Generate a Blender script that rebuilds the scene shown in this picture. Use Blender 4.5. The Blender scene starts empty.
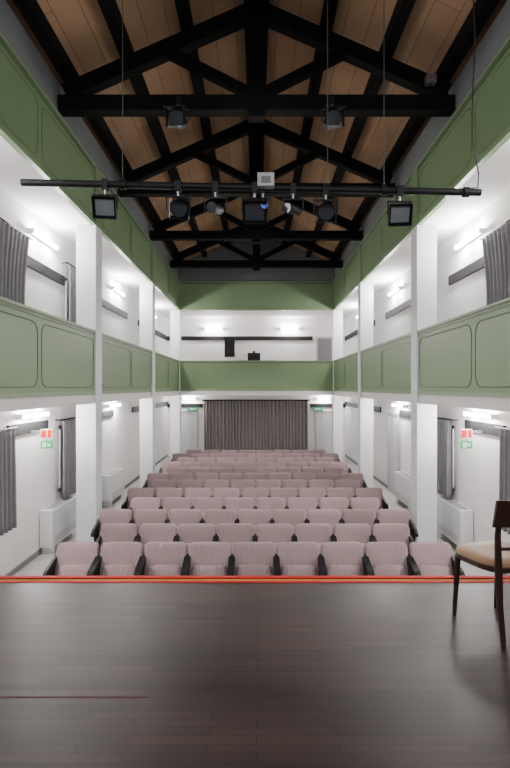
import bpy, math, random
from mathutils import Vector, Matrix
random.seed(4)
E=2.8           # eye height above auditorium floor
SC=bpy.context.scene

# ---------------------------------------------------------------- materials
def nmat(name, col, rough=0.6, metal=0.0, emit=None, estr=0.0, noise=0.0, nscale=3.0, bump=0.0, bscale=60, spec=0.5):
    m=bpy.data.materials.new(name); m.use_nodes=True
    nt=m.node_tree; b=nt.nodes['Principled BSDF']
    b.inputs['Base Color'].default_value=(*col,1); b.inputs['Roughness'].default_value=rough
    b.inputs['Metallic'].default_value=metal
    b.inputs['Specular IOR Level'].default_value=spec
    if emit:
        b.inputs['Emission Color'].default_value=(*emit,1); b.inputs['Emission Strength'].default_value=estr
    tc=nt.nodes.new('ShaderNodeTexCoord')
    if noise>0:
        n=nt.nodes.new('ShaderNodeTexNoise'); n.inputs['Scale'].default_value=nscale; n.inputs['Detail'].default_value=5
        nt.links.new(tc.outputs['Object'],n.inputs['Vector'])
        mx=nt.nodes.new('ShaderNodeMix'); mx.data_type='RGBA'
        mx.inputs[6].default_value=(*[c*(1-noise) for c in col],1)
        mx.inputs[7].default_value=(*[min(1,c*(1+noise)) for c in col],1)
        nt.links.new(n.outputs['Fac'],mx.inputs[0]); nt.links.new(mx.outputs[2],b.inputs['Base Color'])
    if bump>0:
        n2=nt.nodes.new('ShaderNodeTexNoise'); n2.inputs['Scale'].default_value=bscale
        nt.links.new(tc.outputs['Object'],n2.inputs['Vector'])
        bp=nt.nodes.new('ShaderNodeBump'); bp.inputs['Strength'].default_value=bump; bp.inputs['Distance'].default_value=0.01
        nt.links.new(n2.outputs['Fac'],bp.inputs['Height']); nt.links.new(bp.outputs['Normal'],b.inputs['Normal'])
    return m
M_white=nmat('white_plaster',(0.80,0.77,0.765),0.8,noise=0.04,bump=0.15)
M_pillar=nmat('pillar_paint',(0.74,0.745,0.775),0.6,noise=0.03)
M_grey=nmat('grey_plaster',(0.15,0.155,0.16),0.85,noise=0.1,bump=0.2)
M_green=nmat('green_paint',(0.150,0.222,0.108),0.45,noise=0.06,nscale=1.5)
M_greend=nmat('green_moulding',(0.08,0.125,0.055),0.45)
M_greenl=nmat('green_cap',(0.19,0.27,0.135),0.4)
M_beam=nmat('dark_beam_wood',(0.005,0.0045,0.0045),0.75,noise=0.3,nscale=6,bump=0.3,bscale=20,spec=0.1)
M_black=nmat('black_metal',(0.006,0.006,0.007),0.5,spec=0.25)
M_dark=nmat('dark_duct',(0.015,0.014,0.015),0.6,spec=0.2)
M_steel=nmat('steel',(0.4,0.4,0.42),0.35,0.8)
M_grayc=nmat('grey_drape',(0.19,0.18,0.19),0.9,noise=0.15,nscale=8)
M_rearc=nmat('rear_drape',(0.23,0.20,0.205),0.9,noise=0.15,nscale=8)
M_rad=nmat('radiator_white',(0.72,0.72,0.72),0.45)
M_lamp=nmat('lamp_glass',(1,1,1),0.5,emit=(1,0.98,0.96),estr=30)
M_lens=nmat('lens_glass',(0.05,0.055,0.06),0.15,spec=0.5)
M_greenlit=nmat('exit_green',(0.01,0.30,0.09),0.4,emit=(0.05,0.7,0.3),estr=0.15)
M_red=nmat('red_sign',(0.45,0.005,0.005),0.5,spec=0.2)
M_signw=nmat('sign_white',(0.6,0.6,0.6),0.4)
M_blue=nmat('blue_gel',(0.05,0.12,0.6),0.3,emit=(0.1,0.2,0.9),estr=0.3)
M_door=nmat('door_paint',(0.6,0.6,0.61),0.5)
M_doorframe=nmat('door_frame_grey',(0.40,0.40,0.41),0.5)
M_glass=nmat('window_pane',(0.55,0.62,0.7),0.1)
M_chairdark=nmat('chair_dark_wood',(0.040,0.019,0.013),0.35,noise=0.3)
M_chairseat=nmat('chair_tan_leather',(0.36,0.20,0.105),0.5,noise=0.15,nscale=10,spec=0.3)
M_redtape=nmat('red_nosing',(0.48,0.012,0.014),0.6,spec=0.15)
M_yel=nmat('yellow_tape',(0.50,0.32,0.07),0.6,spec=0.15)
M_oldtape=nmat('worn_red_tape',(0.07,0.007,0.008),0.6,noise=0.8,nscale=14,spec=0.2)
M_rope=nmat('cable_black',(0.02,0.02,0.02),0.7)
M_rope2=nmat('cable_grey',(0.05,0.05,0.05),0.6)
M_riser=nmat('stage_riser',(0.05,0.035,0.03),0.6)

def fabric():
    m=nmat('seat_mauve_velvet',(0.40,0.285,0.30),0.95,spec=0.1)
    nt=m.node_tree;b=nt.nodes['Principled BSDF']
    tc=nt.nodes.new('ShaderNodeTexCoord')
    w=nt.nodes.new('ShaderNodeTexWave'); w.wave_type='BANDS'; w.bands_direction='X'
    w.inputs['Scale'].default_value=11; w.inputs['Distortion'].default_value=0.3
    nt.links.new(tc.outputs['Object'],w.inputs['Vector'])
    oi=nt.nodes.new('ShaderNodeObjectInfo')
    mx=nt.nodes.new('ShaderNodeMix'); mx.data_type='RGBA'
    mx.inputs[6].default_value=(0.325,0.232,0.236,1); mx.inputs[7].default_value=(0.385,0.28,0.284,1)
    nt.links.new(w.outputs['Fac'],mx.inputs[0])
    hs=nt.nodes.new('ShaderNodeHueSaturation')
    mr=nt.nodes.new('ShaderNodeMapRange'); mr.inputs[3].default_value=0.92; mr.inputs[4].default_value=1.08
    nt.links.new(oi.outputs['Random'],mr.inputs[0]); nt.links.new(mr.outputs[0],hs.inputs['Value'])
    nt.links.new(mx.outputs[2],hs.inputs['Color']); nt.links.new(hs.outputs['Color'],b.inputs['Base Color'])
    bp=nt.nodes.new('ShaderNodeBump'); bp.inputs['Strength'].default_value=0.2; bp.inputs['Distance'].default_value=0.01
    nt.links.new(w.outputs['Fac'],bp.inputs['Height']); nt.links.new(bp.outputs['Normal'],b.inputs['Normal'])
    return m
M_seat=fabric()

def brickmat(name,c1,c2,cm,bw,rh,mort,rough,scale=1,noise=0.3,nscale=2,rot=0,bump=0.1,rvar=0.0,spec=0.5):
    m=nmat(name,c1,rough,spec=spec); nt=m.node_tree;b=nt.nodes['Principled BSDF']
    tc=nt.nodes.new('ShaderNodeTexCoord'); mp=nt.nodes.new('ShaderNodeMapping')
    mp.inputs['Rotation'].default_value=(0,0,rot)
    nt.links.new(tc.outputs['Object'],mp.inputs['Vector'])
    br=nt.nodes.new('ShaderNodeTexBrick'); br.offset=0.37; br.inputs['Scale'].default_value=scale
    br.inputs['Color1'].default_value=(*c1,1);br.inputs['Color2'].default_value=(*c2,1);br.inputs['Mortar'].default_value=(*cm,1)
    br.inputs['Brick Width'].default_value=bw;br.inputs['Row Height'].default_value=rh;br.inputs['Mortar Size'].default_value=mort
    nt.links.new(mp.outputs[0],br.inputs['Vector'])
    n=nt.nodes.new('ShaderNodeTexNoise'); n.inputs['Scale'].default_value=nscale; n.inputs['Detail'].default_value=6
    nt.links.new(tc.outputs['Object'],n.inputs['Vector'])
    mr=nt.nodes.new('ShaderNodeMapRange'); mr.inputs[1].default_value=0.25;mr.inputs[2].default_value=0.75
    mr.inputs[3].default_value=1-noise; mr.inputs[4].default_value=1+noise
    nt.links.new(n.outputs['Fac'],mr.inputs[0])
    hs=nt.nodes.new('ShaderNodeHueSaturation'); nt.links.new(br.outputs['Color'],hs.inputs['Color'])
    nt.links.new(mr.outputs[0],hs.inputs['Value']); nt.links.new(hs.outputs['Color'],b.inputs['Base Color'])
    bp=nt.nodes.new('ShaderNodeBump'); bp.invert=True; bp.inputs['Strength'].default_value=bump; bp.inputs['Distance'].default_value=0.01
    nt.links.new(br.outputs['Fac'],bp.inputs['Height']); nt.links.new(bp.outputs['Normal'],b.inputs['Normal'])
    if rvar>0:
        m2=nt.nodes.new('ShaderNodeMapRange'); m2.inputs[3].default_value=rough-rvar;m2.inputs[4].default_value=rough+rvar
        nt.links.new(n.outputs['Fac'],m2.inputs[0]); nt.links.new(m2.outputs[0],b.inputs['Roughness'])
    return m
M_stage=brickmat('stage_planks',(0.038,0.0175,0.014),(0.020,0.0095,0.008),(0.006,0.003,0.003),0.55,0.055,0.0022,0.40,noise=0.5,nscale=1.5,rvar=0.12,spec=0.25)
M_floor=brickmat('auditorium_tiles',(0.42,0.39,0.37),(0.38,0.355,0.34),(0.25,0.23,0.22),0.4,0.4,0.005,0.45,noise=0.1)
M_roof=brickmat('roof_clay_boards',(0.37,0.23,0.135),(0.32,0.195,0.115),(0.17,0.105,0.065),3.2,0.32,0.006,0.85,noise=0.3,nscale=0.7,rot=math.pi/2,bump=0.3,spec=0.2)

# ---------------------------------------------------------------- mesh builder
class MB:
    def __init__(s): s.v=[];s.f=[];s.m=[];s.sm=[];s.mats=[]
    def mi(s,mat):
        if mat not in s.mats: s.mats.append(mat)
        return s.mats.index(mat)
    def add(s,vs,fs,mat,smooth=False,mtx=None):
        o=len(s.v); k=s.mi(mat)
        for v in vs:
            v=Vector(v)
            if mtx is not None: v=mtx@v
            s.v.append(v)
        for f in fs:
            s.f.append([i+o for i in f]); s.m.append(k); s.sm.append(smooth)
    def box(s,x0,x1,y0,y1,z0,z1,mat,mtx=None):
        if x0>x1:x0,x1=x1,x0
        if y0>y1:y0,y1=y1,y0
        vs=[(x,y,z) for x in(x0,x1) for y in(y0,y1) for z in(z0,z1)]
        s.add(vs,[(0,1,3,2),(4,6,7,5),(0,4,5,1),(2,3,7,6),(0,2,6,4),(1,5,7,3)],mat,False,mtx)
    def beam(s,p0,p1,w,h,mat,up=(0,0,1),mtx=None):
        p0=Vector(p0);p1=Vector(p1);d=(p1-p0).normalized();u=Vector(up)
        r=d.cross(u)
        if r.length<1e-4: r=d.cross(Vector((1,0,0)))
        r.normalize();u=r.cross(d).normalized()
        vs=[]
        for p in(p0,p1):
            for a,b in((-1,-1),(1,-1),(1,1),(-1,1)): vs.append(p+r*a*w/2+u*b*h/2)
        s.add(vs,[(0,1,2,3),(7,6,5,4),(0,4,5,1),(1,5,6,2),(2,6,7,3),(3,7,4,0)],mat,False,mtx)
    def cyl(s,p0,p1,r0,mat,r1=None,n=14,mtx=None,cap=True):
        if r1 is None:r1=r0
        p0=Vector(p0);p1=Vector(p1);d=(p1-p0).normalized()
        u=d.cross(Vector((0,0,1)))
        if u.length<1e-4:u=Vector((1,0,0))
        u.normalize();w=d.cross(u)
        vs=[p0+(u*math.cos(t)+w*math.sin(t))*r0 for t in[2*math.pi*i/n for i in range(n)]]
        vs+=[p1+(u*math.cos(t)+w*math.sin(t))*r1 for t in[2*math.pi*i/n for i in range(n)]]
        s.add(vs,[(i,(i+1)%n,n+(i+1)%n,n+i) for i in range(n)],mat,True,mtx)
        if cap:
            s.add(vs[:n],[tuple(range(n))[::-1]],mat,False,mtx); s.add(vs[n:],[tuple(range(n))],mat,False,mtx)
    def tube(s,pts,r,mat,n=8,mtx=None):
        rs=r if isinstance(r,(list,tuple)) else [r]*len(pts)
        pts=[Vector(p) for p in pts]; vs=[];ref=None
        for i,p in enumerate(pts):
            d=(pts[min(i+1,len(pts)-1)]-pts[max(i-1,0)]).normalized()
            if ref is None:
                ref=d.cross(Vector((0,1,0.01)))
                if ref.length<0.05: ref=d.cross(Vector((1,0,0)))
            u=(ref-d*ref.dot(d)).normalized(); ref=u; w=d.cross(u)
            for k in range(n):
                t=2*math.pi*k/n; vs.append(p+(u*math.cos(t)+w*math.sin(t))*rs[i])
        fs=[]
        for i in range(len(pts)-1):
            for k in range(n): fs.append((i*n+k,i*n+(k+1)%n,(i+1)*n+(k+1)%n,(i+1)*n+k))
        s.add(vs,fs,mat,True,mtx)
        s.add(vs[:n],[tuple(range(n))],mat,False,mtx); s.add(vs[-n:],[tuple(range(n))],mat,False,mtx)
    def sup(s,c,a,b,cc,e1,e2,mat,nu=32,nv=10,mtx=None,curve=0.0):
        def pw(x,e): return math.copysign(abs(x)**e,x)
        vs=[];fs=[]
        for j in range(nv+1):
            et=-math.pi/2+math.pi*j/nv
            for i in range(nu):
                om=2*math.pi*i/nu
                x=a*pw(math.cos(et),e1)*pw(math.cos(om),e2)
                z=cc*pw(math.cos(et),e1)*pw(math.sin(om),e2)
                y=b*pw(math.sin(et),e1)-curve*(x/a)**2
                vs.append((x+c[0],y+c[1],z+c[2]))
        for j in range(nv):
            for i in range(nu): fs.append((j*nu+i,j*nu+(i+1)%nu,(j+1)*nu+(i+1)%nu,(j+1)*nu+i))
        s.add(vs,fs,mat,True,mtx)
    def prism(s,pts,axis,a0,a1,mat,mtx=None):
        n=len(pts);vs=[]
        for a in(a0,a1):
            for p in pts:
                vs.append((a,p[0],p[1]) if axis=='x' else ((p[0],a,p[1]) if axis=='y' else (p[0],p[1],a)))
        fs=[tuple(range(n)),tuple(range(2*n-1,n-1,-1))]+[(i,n+i,n+(i+1)%n,(i+1)%n) for i in range(n)]
        s.add(vs,fs,mat,False,mtx)
    def mesh(s,name):
        import bmesh
        me=bpy.data.meshes.new(name); me.from_pydata([tuple(v) for v in s.v],[],s.f)
        for m in s.mats: me.materials.append(m)
        for p,k,sm in zip(me.polygons,s.m,s.sm): p.material_index=k;p.use_smooth=sm
        me.update()
        bm=bmesh.new();bm.from_mesh(me)
        bmesh.ops.recalc_face_normals(bm,faces=bm.faces);bm.to_mesh(me);bm.free()
        return me
    def obj(s,name,loc=(0,0,0),rot=(0,0,0),bevel=0):
        o=bpy.data.objects.new(name,s.mesh(name)); SC.collection.objects.link(o)
        o.location=loc;o.rotation_euler=rot
        if bevel:
            b=o.modifiers.new('bev','BEVEL');b.width=bevel;b.segments=2;b.limit_method='ANGLE'
        return o

W=2.8; WO=3.65; YF=4.03; YR=18.7; YB=20.9
ST=E-1.5
PY=[4.05,8.9,13.75,18.6]; PS=0.35
HTOP=0.97; HBOT=-0.11; UB=2.85; UT=3.86
RIDGE=5.85; PITCH=0.44
def roofh(a): return RIDGE-PITCH*abs(a)

# ---------------------------------------------------------------- shell
b=MB(); b.box(-WO-0.2,WO+0.2,YF+0.0,YB+0.2,-0.15,0,M_floor); b.obj('floor')
b=MB(); b.box(-4.6,4.6,-3.0,YF-0.035,ST-0.12,ST,M_stage); b.box(-4.6,4.6,YF-0.12,YF-0.06,0,ST-0.12,M_riser); b.box(-1.35,-0.52,2.47,2.480,ST,ST+0.001,M_oldtape); b.obj('stage_floor')
b=MB(); b.box(-4.6,4.6,YF-0.035,YF+0.01,ST-0.12,ST+0.014,M_redtape); b.box(-4.6,4.6,YF-0.065,YF-0.036,ST,ST+0.003,M_yel); b.box(-4.6,4.6,YF-0.105,YF-0.066,ST,ST+0.003,M_redtape); b.obj('trim_1')
for sx,nm in((-1,'left'),(1,'right')):
    b=MB(); b.box(sx*WO,sx*(WO+0.2),YF,YB+0.2,0,E+4.0,M_white)
    b.box(sx*(WO+0.2),sx*4.6,YF+0.02,YF+0.2,0,E+4.0,M_white)
    b.obj('wall_'+nm)
    b=MB(); b.box(sx*(WO-0.015),sx*WO,YF+0.1,YB,0,0.09,M_grayc); b.obj('baseboard_'+nm)
    b=MB(); b.box(sx*(W+0.05),sx*(WO-0.001),YF+0.05,YB,E-0.27,E+HBOT,M_white); b.obj('gallery_floor_'+nm)
    b=MB(); b.box(sx*(W+0.09),sx*(WO-0.001),YF+0.05,YB,E+UB,E+UB+0.1,M_white); b.obj('ceiling_gallery_'+nm)
    b=MB(); b.box(sx*(W+0.10),sx*(W+0.22),YF+0.05,YR+0.1,E+UB+0.1,E+roofh(W+0.22)-0.04,M_grey); b.obj('wall_upper_'+nm)
b=MB(); b.box(-WO,WO,YB,YB+0.2,0,E+4.0,M_white); b.obj('wall_back')
b=MB(); b.box(-W-0.05,W+0.05,YR+0.06,YB,E-0.27,E+HBOT,M_white); b.obj('gallery_floor_back')
b=MB(); b.box(-W-0.09,W+0.09,YR+0.1,YB,E+UB,E+UB+0.1,M_white); b.obj('ceiling_gallery_back')
b=MB(); b.prism([(-W-0.1,E+UB+0.1),(W+0.1,E+UB+0.1),(W+0.1,E+roofh(W+0.1)-0.04),(0,E+RIDGE-0.04),(-W-0.1,E+roofh(W+0.1)-0.04)],'y',YR+0.1,YR+0.25,M_grey); b.obj('wall_gable')
# roof
b=MB()
for sx in(-1,1):
    pts=[(0,E+RIDGE),(sx*3.9,E+roofh(3.9)),(sx*3.9,E+roofh(3.9)+0.12),(0,E+RIDGE+0.12)]
    b.prism(pts,'y',2.4,YB+0.2,M_roof)
b.obj('ceiling')
# purlins
b=MB()
b.box(-0.18,0.18,2.4,YR+0.1,E+RIDGE-0.36,E+RIDGE-0.05,M_beam)
for sx in(-1,1):
    for a in(1.02,1.9,2.72):
        h=roofh(a); b.beam((sx*a,2.4,E+h-0.1),(sx*a,YR+0.1,E+h-0.1),0.16,0.2,M_beam)
b.obj('roof_purlins')
# trusses
for i,y in enumerate([4.3,7.5,10.7,13.9,17.1]):
    b=MB(); th=4.15
    b.box(-W-0.08,W+0.08,y-0.1,y+0.1,E+th-0.11,E+th+0.11,M_beam)
    off=0.30
    for sx in(-1,1):
        b.beam((0,y,E+RIDGE-off),(sx*(W+0.0),y,E+roofh(W)-off+0.0),0.17,0.22,M_beam)
        am=1.35
        b.beam((sx*0.05,y,E+th+0.15),(sx*am,y,E+roofh(am)-off),0.12,0.14,M_beam)
    b.box(-0.12,0.12,y-0.09,y+0.09,E+th-0.2,E+RIDGE-off,M_beam)
    b.cyl((0,y-0.12,E+th),(0,y+0.12,E+th),0.03,M_beam)
    b.obj('roof_truss')

# pillars
for sx in(-1,1):
    for y in PY:
        b=MB()
        b.box(sx*W,sx*(W+PS),y,y+PS,0,E+HBOT-0.16,M_pillar)
        b.box(sx*W,sx*(W+PS),y,y+PS,E+HBOT-0.16,E+UB+0.0,M_pillar)
        b.box(sx*(W),sx*(W+0.09),y,y+PS,E+UB,E+UT+0.02,M_green)
        b.obj('pillar',bevel=0.008)

# parapets
def frame(b,u0,u1,z0,z1,place,r=0.16):
    pts=[]
    for cx,cz,a0 in((u1-r,z1-r,0),(u0+r,z1-r,90),(u0+r,z0+r,180),(u1-r,z0+r,270)):
        for k in range(6):
            t=math.radians(a0+90*k/5); pts.append((cx+r*math.cos(t),cz+r*math.sin(t)))
    for i in range(len(pts)):
        p,q=pts[i],pts[(i+1)%len(pts)]
        if (Vector(p)-Vector(q)).length<1e-5: continue
        b.cyl(place(*p),place(*q),0.009,M_greend,n=6)
def side_par(sx,y0,y1,z0,z1,name,cap=True):
    b=MB(); xf=sx*(W+0.03)
    b.box(xf,sx*(W+0.09),y0,y1,E+z0,E+z1,M_green)
    if cap:
        b.box(sx*(W+0.0),sx*(W+0.13),y0,y1,E+z1,E+z1+0.035,M_greenl)
    b.box(sx*(W+0.015),xf,y0,y1,E+z0,E+z0+0.05,M_greenl)
    b.box(sx*(W+0.018),xf,y0,y1,E+z1-0.05,E+z1,M_greend)
    n=2;L=(y1-y0)/n
    for k in range(n):
        frame(b,y0+k*L+0.06,y0+(k+1)*L-0.06,E+z0+0.12,E+z1-0.12,lambda u,z:(xf,u,z))
    b.obj(name)
for sx in(-1,1):
    for i in range(3):
        side_par(sx,PY[i]+PS,PY[i+1],HBOT,HTOP,'balcony_parapet')
        side_par(sx,PY[i]+PS,PY[i+1],UB,UT,'frieze_panel')
for z0,z1,nm in((HBOT,HTOP,'balcony_parapet'),(UB,UT,'frieze_panel')):
    b=MB(); b.box(-W,W,YR,YR+0.06,E+z0,E+z1,M_green); b.box(-W,W,YR-0.03,YR+0.1,E+z1,E+z1+0.035,M_greenl)
    b.box(-W,W,YR-0.02,YR,E+z0,E+z0+0.05,M_greenl)
    b.box(-W,W,YR-0.015,YR,E+z1-.05,E+z1,M_greend)
    b.obj(nm)

# ---------------------------------------------------------------- wall ducts / strips
b=MB()
for sx in(-1,1):
    x0,x1=sx*(WO-0.04),sx*WO
    for (y0,y1) in((7.98,9.6),(10.5,14.3),(15.7,YB)):
        b.box(x0,x1,y0,y1,E+1.93,E+2.10,M_dark)
    for (y0,y1) in((7.45,8.85),(10.4,12.9),(14.9,YB)):
        b.box(x0,x1,y0,y1,E-0.72,E-0.55,M_dark)
b.box(-WO,2.3,YB-0.04,YB,E+1.95,E+2.12,M_dark)
b.box(-WO,-2.2,YB-0.04,YB,E-0.80,E-0.64,M_dark); b.box(2.2,WO,YB-0.04,YB,E-0.80,E-0.64,M_dark)
b.obj('trim_2')

# ---------------------------------------------------------------- curtains
def drape_side(sx,y0,y1,z0,z1,name,gather=0.0):
    b=MB(); n=int((y1-y0)/0.02); vs=[];rows=14
    for j in range(rows+1):
        t=j/rows; z=E+z1+(z0-z1)*t
        g=1-gather*math.sin(math.pi*min(1,t*0.75))
        for i in range(n+1):
            u=i/n; yy=y0+(y1-y0)*(u*g)
            amp=0.035*(0.6+0.6*t)
            xx=sx*(WO-0.12)+amp*math.sin(u*(y1-y0)*2*math.pi/0.13+0.6*math.sin(u*9)+t*0.5)
            vs.append((xx,yy,z))
    fs=[(j*(n+1)+i,j*(n+1)+i+1,(j+1)*(n+1)+i+1,(j+1)*(n+1)+i) for j in range(rows) for i in range(n)]
    b.add(vs,fs,M_grayc,True)
    b.cyl((sx*(WO-0.12),y0-0.1,E+z1+0.02),(sx*(WO-0.12),y1+0.1,E+z1+0.02),0.015,M_dark)
    for yy in(y0-0.05,y1+0.05): b.cyl((sx*(WO-0.12),yy,E+z1+0.02),(sx*WO,yy,E+z1+0.02),0.01,M_dark)
    o=b.obj(name); s=o.modifiers.new('th','SOLIDIFY'); s.thickness=0.004
wn=1
def window_side(sx,y0,y1,z0,z1):
    global wn
    b=MB(); xa,xb=sx*(WO-0.03),sx*WO
    b.box(sx*(WO-0.008),xb,y0,y1,E+z0,E+z1,M_glass)
    for a,c in((y0,y0+0.06),(y1-0.06,y1),((y0+y1)/2-0.04,(y0+y1)/2+0.04)): b.box(xa,xb,a,c,E+z0,E+z1,M_rad)
    for a,c in((z0,z0+0.06),(z1-0.06,z1)): b.box(xa,xb,y0,y1,E+a,E+c,M_rad)
    b.obj('window_%d'%wn); wn+=1
for sx in(-1,1):
    for(y0,y1)in((6.1,7.42),(9.3,10.3)):
        window_side(sx,y0+0.1,y1-0.1,-1.9,-0.7)
        drape_side(sx,y0,y1,-2.03,-0.6,'window_curtain')
    for(y0,y1)in((6.3,7.95),)+(((9.6,10.4),) if sx<0 else ()):
        window_side(sx,y0+0.1,y1-0.1,0.9,2.1)
        drape_side(sx,y0,y1,0.75,2.32,'window_curtain',0.12)
b=MB(); n=420;rows=6;vs=[]
for j in range(rows+1):
    t=j/rows
    for i in range(n+1):
        u=i/n; x=-2.12+4.2*u
        vs.append((x,YB-0.22+0.06*math.sin(u*2*math.pi*31+0.8*math.sin(u*23))+0.0*t,E-0.52+(-2.26)*t))
b.add(vs,[(j*(n+1)+i,j*(n+1)+i+1,(j+1)*(n+1)+i+1,(j+1)*(n+1)+i) for j in range(rows) for i in range(n)],M_rearc,True)
b.box(-2.2,2.16,YB-0.30,YB,E-0.52,E-0.47,M_dark)
b.obj('theater_curtain')

# doors
def door(x0,x1,y,z1,nm):
    b=MB(); b.box(x0,x1,y-0.03,y,0,z1,M_door); b.box(x0-0.06,x0,y-0.05,y,0,z1+0.06,M_doorframe);b.box(x1,x1+0.06,y-0.05,y,0,z1+0.06,M_doorframe);b.box(x0,x1,y-0.05,y,z1,z1+0.06,M_doorframe)
    b.cyl((x0+0.1,y-0.08,1.0),(x0+0.22,y-0.08,1.0),0.012,M_steel); b.cyl((x0+0.1,y-0.08,1.0),(x0+0.1,y-0.02,1.0),0.012,M_steel)
    b.obj(nm)
door(2.45,3.3,YB,1.82,'door_1'); door(-3.3,-2.45,YB,1.82,'door_2')
b=MB(); b.box(2.45,3.25,YB-0.03,YB,E-0.11,E+2.1,M_doorframe); b.box(2.53,3.17,YB-0.04,YB-0.03,E+0.0,E+2.02,M_grayc); b.obj('door_3')
for sx,nm in((1,'door_4'),):
    b=MB(); y0,y1=13.0,13.9
    b.box(sx*(WO-0.03),sx*WO,y0,y1,0,2.1,M_door)
    for a,c in((y0-0.07,y0),(y1,y1+0.07)): b.box(sx*(WO-0.06),sx*WO,a,c,0,2.17,M_doorframe)
    b.box(sx*(WO-0.06),sx*WO,y0,y1,2.1,2.17,M_doorframe)
    b.cyl((sx*(WO-0.07),y0+0.1,1.0),(sx*(WO-0.07),y0+0.24,1.0),0.012,M_steel); b.cyl((sx*(WO-0.07),y0+0.1,1.0),(sx*(WO-0.03),y0+0.1,1.0),0.012,M_steel)
    b.obj(nm)

# fan-coil radiators
for sx in(-1,1):
    for y0 in(8.55,12.0 if sx<0 else 11.4,16.0):
        b=MB(); x0,x1=sx*(WO-0.23),sx*(WO-0.016)
        b.box(x0,x1,y0,y0+1.2,0.12,0.74,M_rad)
        b.box(sx*(WO-0.2),x1,y0+0.08,y0+0.2,0,0.12,M_rad); b.box(sx*(WO-0.2),x1,y0+1.0,y0+1.12,0,0.12,M_rad)
        for k in range(7): b.box(sx*(WO-0.21+k*0.025),sx*(WO-0.20+k*0.025),y0+0.08,y0+1.12,0.74,0.744,M_dark)
        for k in range(5): b.box(x0,x0-sx*0.004,y0+0.1,y0+1.1,0.17+k*0.025,0.18+k*0.025,M_doorframe)
        b.obj('radiator',bevel=0.006)

# ---------------------------------------------------------------- fluorescent wall lamps
def strip(loc,rotz,power,L=1.0,name='fluorescent_wall_lamp'):
    b=MB()
    b.box(-L/2,L/2,-0.05,0,-0.03,0.03,M_rad)
    for s in(-1,1): b.box(s*L/2-0.012,s*L/2+0.012,-0.12,0,-0.04,0.04,M_rad)
    b.cyl((-L/2+0.012,-0.085,0),(L/2-0.012,-0.085,0),0.028,M_lamp,n=12)
    o=b.obj(name,loc,(0,0,rotz))
    for q in(-0.28,0.28):
        l=bpy.data.lights.new('tube_light','POINT'); l.energy=power/2; l.shadow_soft_size=0.05; l.color=(1,0.985,0.965)
        lo=bpy.data.objects.new('light_source',l); SC.collection.objects.link(lo); lo.parent=o; lo.location=(q*L,-0.175,0.0)
for sx in(-1,1):
    r=math.pi/2 if sx<0 else -math.pi/2
    for y in(4.9,8.6,13.2,17.6): strip((sx*WO,y,E+2.5),r,130)
    for y in(4.9,8.2,12.8,17.2): strip((sx*WO,y,E-0.44),r,88)
for x in(-1.75,1.35):
    strip((x,YB,E+2.42),0,90,0.7)
for x in(-2.75,2.75):
    strip((x,YB,E-0.45),0,48,0.5)

# exit signs
def hang_sign(sx,y):
    b=MB(); c=sx*3.36
    b.box(c-0.09,c+0.09,y,y+0.03,E-0.80,E-0.66,M_signw); b.box(c-0.08,c+0.0,y-0.004,y,E-0.79,E-0.67,M_red)
    b.box(c+0.02,c+0.08,y-0.004,y,E-0.79,E-0.67,M_red)
    b.box(c-0.09,c+0.09,y,y+0.03,E-0.97,E-0.84,M_greenlit); b.box(c-0.06,c+0.0,y-0.004,y,E-0.95,E-0.87,M_signw)
    b.prism([(c+0.02,E-0.94),(c+0.07,E-0.91),(c+0.02,E-0.88)],'y',y-0.004,y,M_signw)
    b.box(c+sx*0.09,sx*WO,y+0.01,y+0.02,E-0.72,E-0.68,M_steel); b.box(c-0.01,c+0.01,y+0.01,y+0.02,E-0.97,E-0.66,M_steel)
    b.obj('exit_sign')
hang_sign(-1,8.15); hang_sign(1,8.15)
for x in(-2.6,2.5):
    b=MB(); b.box(x-0.22,x+0.22,YB-0.09,YB-0.04,E-0.92,E-0.80,M_greenlit); b.box(x-0.1,x-0.02,YB-0.094,YB-0.09,E-0.90,E-0.82,M_signw)
    b.prism([(x+0.02,E-0.90),(x+0.1,E-0.86),(x+0.02,E-0.82)],'y',YB-0.094,YB-0.09,M_signw); b.obj('exit_sign')

# rear gallery equipment
b=MB(); b.box(-0.2,0.2,-0.32,0,-0.4,0.4,M_black); b.cyl((0,-0.325,-0.15),(0,-0.32,-0.15),0.15,M_dark); b.cyl((0,-0.325,0.22),(0,-0.32,0.22),0.07,M_dark); b.box(-0.03,0.03,0,0.16,-0.03,0.03,M_black)
b.obj('loudspeaker',(-1.08,YB-0.2,E+1.65))
b=MB(); b.box(-0.7,0.7,-0.3,0.3,1.14,1.19,M_black)
for x in(-0.65,0.65):
    for y in(-0.26,0.26): b.box(x-0.025,x+0.025,y-0.025,y+0.025,0,1.14,M_black)
b.obj('projection_table',(0.0,20.2,E+HBOT))
b=MB(); b.box(-0.25,0.25,-0.2,0.2,0.02,0.3,M_dark); b.cyl((0.1,-0.26,0.15),(0.1,-0.2,0.15),0.08,M_black); b.box(-0.05,0.05,-0.1,0.1,0.3,0.38,M_black)
for x in(-0.2,0.2): b.box(x-0.02,x+0.02,-0.15,0.15,0,0.02,M_black)
b.obj('video_projector',(-0.1,20.2,E+HBOT+1.19),bevel=0.01)

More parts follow.
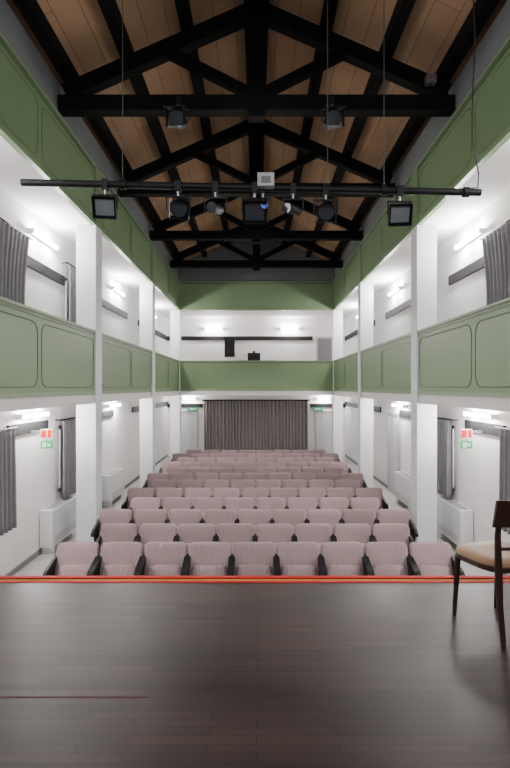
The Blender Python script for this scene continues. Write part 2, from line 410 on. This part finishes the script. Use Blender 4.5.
# ---------------------------------------------------------------- theatre seats
b=MB()
R=Matrix.Rotation(math.radians(-11),4,'X')
Tm=Matrix.Translation((0,0.05,0.312))@R
b.sup((0,0,0.28),0.264,0.06,0.287,0.42,0.22,M_seat,nu=44,nv=10,mtx=Tm,curve=0.02)      # back cushion
b.sup((0,0.045,0.26),0.25,0.03,0.27,0.35,0.25,M_black,nu=32,nv=8,mtx=Tm,curve=0.02)  # back shell
T2=Matrix.Translation((0,-0.07,0.27))@Matrix.Rotation(math.radians(-22),4,'X')
b.sup((0,-0.02,0.17),0.225,0.065,0.2,0.5,0.35,M_seat,nu=32,nv=8,mtx=T2)                  # tip-up seat
b.box(-0.2,0.2,-0.0,0.06,0.24,0.30,M_black)
for s in(-1,1):
    x0,x1=s*0.249,s*0.274
    b.prism([(0.10,0.0),(-0.12,0.0),(-0.10,0.05),(-0.05,0.3),(-0.16,0.5),(-0.18,0.58),(0.12,0.64),(0.12,0.3),(0.08,0.05)],'x',x0,x1,M_black)
    pts=[(0.10,0.62),(0.12,0.73),(0.03,0.71),(-0.12,0.67),(-0.24,0.64),(-0.30,0.59),(-0.29,0.55),(-0.20,0.575),(0,0.6)]
    b.prism(pts,'x',s*0.238,s*0.2745,M_black)
seatme=b.mesh('theater_seat')
ROW=0.87
for r in range(12):
    y=6.25+r*ROW
    n=9 if r%2==0 else 8
    for k in range(n):
        x=(k-(n-1)/2)*0.55+(-0.03 if n==9 else -0.02)
        o=bpy.data.objects.new('theater_seat',seatme); SC.collection.objects.link(o)
        o.location=(x,y,0)

# ---------------------------------------------------------------- lighting batten + lanterns
yb=5.6
def bz(x): return E+2.20-0.022*x
b=MB(); b.cyl((-2.58,yb,bz(-2.58)),(2.46,yb,bz(2.46)),0.038,M_black,n=16)
for x in(-1.47,0.78,1.4,2.3):
    b.cyl((x-0.03,yb,bz(x)),(x+0.03,yb,bz(x)),0.055,M_black,n=12)
b.obj('lighting_batten')
for x,top in((-1.47,E+roofh(1.47)-0.005),(0.78,E+roofh(.78)-0.005),(1.4,E+roofh(1.4)-0.005)):
    b=MB(); b.cyl((x,yb,bz(x)+0.055),(x,yb,top),0.005,M_rope2,n=6); b.obj('suspension_cable')
b=MB()
b.tube([(2.36,yb,E+roofh(2.36)),(2.40,yb,E+3.8),(2.37,yb,E+3.2),(2.38,yb,E+2.7),(2.44,yb,E+2.35),(2.43,yb,E+2.2),(2.35,yb,bz(2.35)+0.045)],0.008,M_rope); b.obj('power_cable')
b=MB(); b.box(-0.09,0.09,-0.05,0.05,-0.03,0.11,M_doorframe); b.box(-0.05,0.05,-0.055,-0.05,0.0,0.07,M_grayc); b.obj('junction_box',(0.1,yb-0.09,bz(0.1)))

def lantern(x,z,s,tilt,yaw,gel=None,style='fresnel',y=yb,name='stage_spotlight'):
    b=MB()
    b.box(-0.03,0.03,-0.045,0.045,-0.06,0.045,M_black); b.cyl((0,0,-0.06),(0,0,-0.12),0.012,M_steel)
    w=0.15*s; d=-0.12
    b.beam((-w,0,d),(w,0,d),0.03,0.012,M_black); 
    for q in(-1,1): b.beam((q*w,0,d+0.006),(q*w,0,d-0.17*s),0.03,0.012,M_black,up=(1,0,0))
    c=Matrix.Translation((0,0,d-0.15*s))@Matrix.Rotation(math.radians(yaw),4,'Z')@Matrix.Rotation(math.radians(tilt),4,'X')
    if style=='fresnel':
        b.cyl((0,0.16*s,0),(0,-0.1*s,0),0.10*s,M_black,r1=0.115*s,n=20,mtx=c)
        b.cyl((0,0.16*s,0),(0,0.2*s,0),0.09*s,M_black,r1=0.05*s,n=20,mtx=c)
        b.cyl((0,-0.1*s,0),(0,-0.108*s,0),0.1*s,gel or M_lens,n=20,mtx=c)
        r=0.12*s
        for q in(-1,1):
            b.prism([(-r,-0.11*s),(r,-0.11*s),(r*1.3,-0.24*s),(-r*1.3,-0.24*s)],'z',q*r,q*(r+0.005),M_black,mtx=c)
            b.prism([(-0.11*s,-r),(-0.11*s,r),(-0.24*s,r*1.2),(-0.24*s,-r*1.2)],'x',q*r,q*(r+0.005),M_black,mtx=c)
    elif style=='flood':
        b.prism([(0.10*s,-0.06*s),(-0.06*s,-0.13*s),(-0.06*s,0.13*s),(0.10*s,0.06*s)],'x',-0.14*s,0.14*s,M_black,mtx=c)
        b.box(-0.115*s,0.115*s,-0.066*s,-0.06*s,-0.10*s,0.10*s,gel or M_lens,mtx=c)
        for q in(-1,1):
            b.box(-0.14*s,0.14*s,-0.13*s,-0.06*s,q*0.13*s,q*0.135*s,M_black,mtx=c)
            b.box(q*0.14*s,q*0.145*s,-0.13*s,-0.06*s,-0.13*s,0.13*s,M_black,mtx=c)
        for k in range(5): b.box(-0.12*s,0.12*s,0.06*s+0.01*k,0.065*s+0.01*k,0.03*s,0.08*s,M_black,mtx=c)
    else:
        b.cyl((0,0.14*s,0),(0,-0.14*s,0),0.065*s,M_black,r1=0.075*s,n=16,mtx=c)
        b.cyl((0,-0.14*s,0),(0,-0.146*s,0),0.066*s,gel or M_lens,n=16,mtx=c)
    o=b.obj(name,(x,y,z))
M_lens2=nmat('flood_glass_clear',(0.22,0.23,0.24),0.2,spec=0.5)
for x,s,t,yw,g,st in((-1.66,0.85,25,8,M_lens2,'flood'),(-0.86,0.85,20,15,None,'fresnel'),(-0.45,0.8,10,-20,None,'par'),(-0.02,0.9,30,0,None,'flood'),(0.07,0.6,5,10,M_blue,'par'),(0.40,0.75,5,-40,None,'par'),(0.76,0.85,20,-5,None,'fresnel'),(1.57,0.85,30,-8,M_lens2,'flood')):
    lantern(x,bz(x),s,t,yw,g,st)
for x in(-1.12,1.08):
    lantern(x,E+4.01+0.1,1.0,15,5*x,None,'fresnel',y=7.3)
b=MB(); b.box(-0.07,0.07,-0.05,0.05,-0.06,0.06,M_steel); b.cyl((0,0,-0.06),(0,0,-0.13),0.01,M_black); b.obj('smoke_detector_box',(2.5,7.32,E+4.42))

# ---------------------------------------------------------------- bentwood chair on the stage
def chair():
    root=bpy.data.objects.new('wooden_chair',None); SC.collection.objects.link(root); root.location=(1.53,3.24,ST); root.rotation_euler=(0,0,math.radians(18))
    def fin(b,n,bev=0):
        o=b.obj(n,bevel=bev); o.parent=root; return o
    b=MB(); N=40
    def seatr(t,k=1.0):
        c,s_=math.cos(t),math.sin(t); p=0.62
        return (k*0.205*math.copysign(abs(c)**p,c)*(1+0.06*s_), k*0.205*math.copysign(abs(s_)**p,s_))
    ring=[seatr(2*math.pi*i/N) for i in range(N)]
    b.prism([(p[0]*1.03,p[1]*1.03) for p in ring],'z',0.40,0.437,M_chairdark); fin(b,'seat_frame',0.006)
    b=MB(); vs=[];lv=[(1.02,0.437),(1.02,0.455),(0.95,0.466),(0.5,0.462),(0.1,0.459)]
    for k,z in lv: vs+=[(p[0]*k,p[1]*k,z) for p in ring]
    fs=[(j*N+i,j*N+(i+1)%N,(j+1)*N+(i+1)%N,(j+1)*N+i) for j in range(len(lv)-1) for i in range(N)]+[tuple(range(4*N,5*N))]
    b.add(vs,fs,M_chairseat,True); fin(b,'seat',0)
    k=1
    for s in(-1,1):
        b=MB(); b.tube([(s*0.165,0.165,0.41),(s*0.168,0.18,0.2),(s*0.17,0.195,0.0)],[0.020,0.017,0.013],M_chairdark,n=12); fin(b,'leg_%d'%k);k+=1
    for s in(-1,1):
        b=MB(); b.tube([(s*0.19,-0.25,0.0),(s*0.182,-0.215,0.22),(s*0.185,-0.205,0.44),(s*0.20,-0.215,0.64),(s*0.21,-0.25,0.84)],[0.014,0.019,0.022,0.018,0.014],M_chairdark,n=12); fin(b,'leg_%d'%k);k+=1
    b=MB(); vs=[];n=16
    for j,(z,off) in enumerate(((0.70,0),(0.86,-0.03))):
        for d in(0,0.014):
            for i in range(n+1):
                u=-1+2*i/n; vs.append((0.26*u,-0.235+off-0.045*(1-u*u)-d,z))
    m=n+1
    fs=[]
    for i in range(n):
        fs+=[(i,i+1,2*m+i+1,2*m+i),(m+i,3*m+i,3*m+i+1,m+i+1),(2*m+i,2*m+i+1,3*m+i+1,3*m+i),(i,m+i,m+i+1,i+1)]
    fs+=[(0,2*m,3*m,m),(n,m+n,3*m+n,2*m+n)]
    b.add(vs,fs,M_chairdark,False); fin(b,'back_rest')
    b=MB()
    b.tube([(0.185*math.cos(t),-0.21-0.03*math.sin(t) ,0.56) for t in [math.pi*i/10 for i in range(11)]],0.01,M_chairdark); fin(b,'back_rail')
chair()

# ---------------------------------------------------------------- light
w=bpy.data.worlds.new('world'); SC.world=w; w.use_nodes=True
w.node_tree.nodes['Background'].inputs[0].default_value=(0.78,0.87,1,1); w.node_tree.nodes['Background'].inputs[1].default_value=0.25
def area(name,loc,target,sx,sy,p,col):
    l=bpy.data.lights.new(name,'AREA'); l.shape='RECTANGLE'; l.size=sx;l.size_y=sy;l.energy=p;l.color=col
    o=bpy.data.objects.new(name,l); SC.collection.objects.link(o); o.location=loc
    o.rotation_euler=(Vector(target)-Vector(loc)).to_track_quat('-Z','Y').to_euler()
area('unseen_fill_light',(0,-1.5,E+3.0),(0,9,E-1.0),4,1.5,210,(0.98,0.98,1))  # fill lamp added out of view behind the camera to brighten the hall

# camera
cam=bpy.data.cameras.new('camera'); co=bpy.data.objects.new('camera',cam); SC.collection.objects.link(co)
co.location=(0,0,E); co.rotation_euler=(math.pi/2,0,0)
cam.sensor_width=36; cam.lens=510/768*36; cam.shift_y=4/768; cam.shift_x=-1.5/768; cam.clip_start=0.05
SC.camera=co
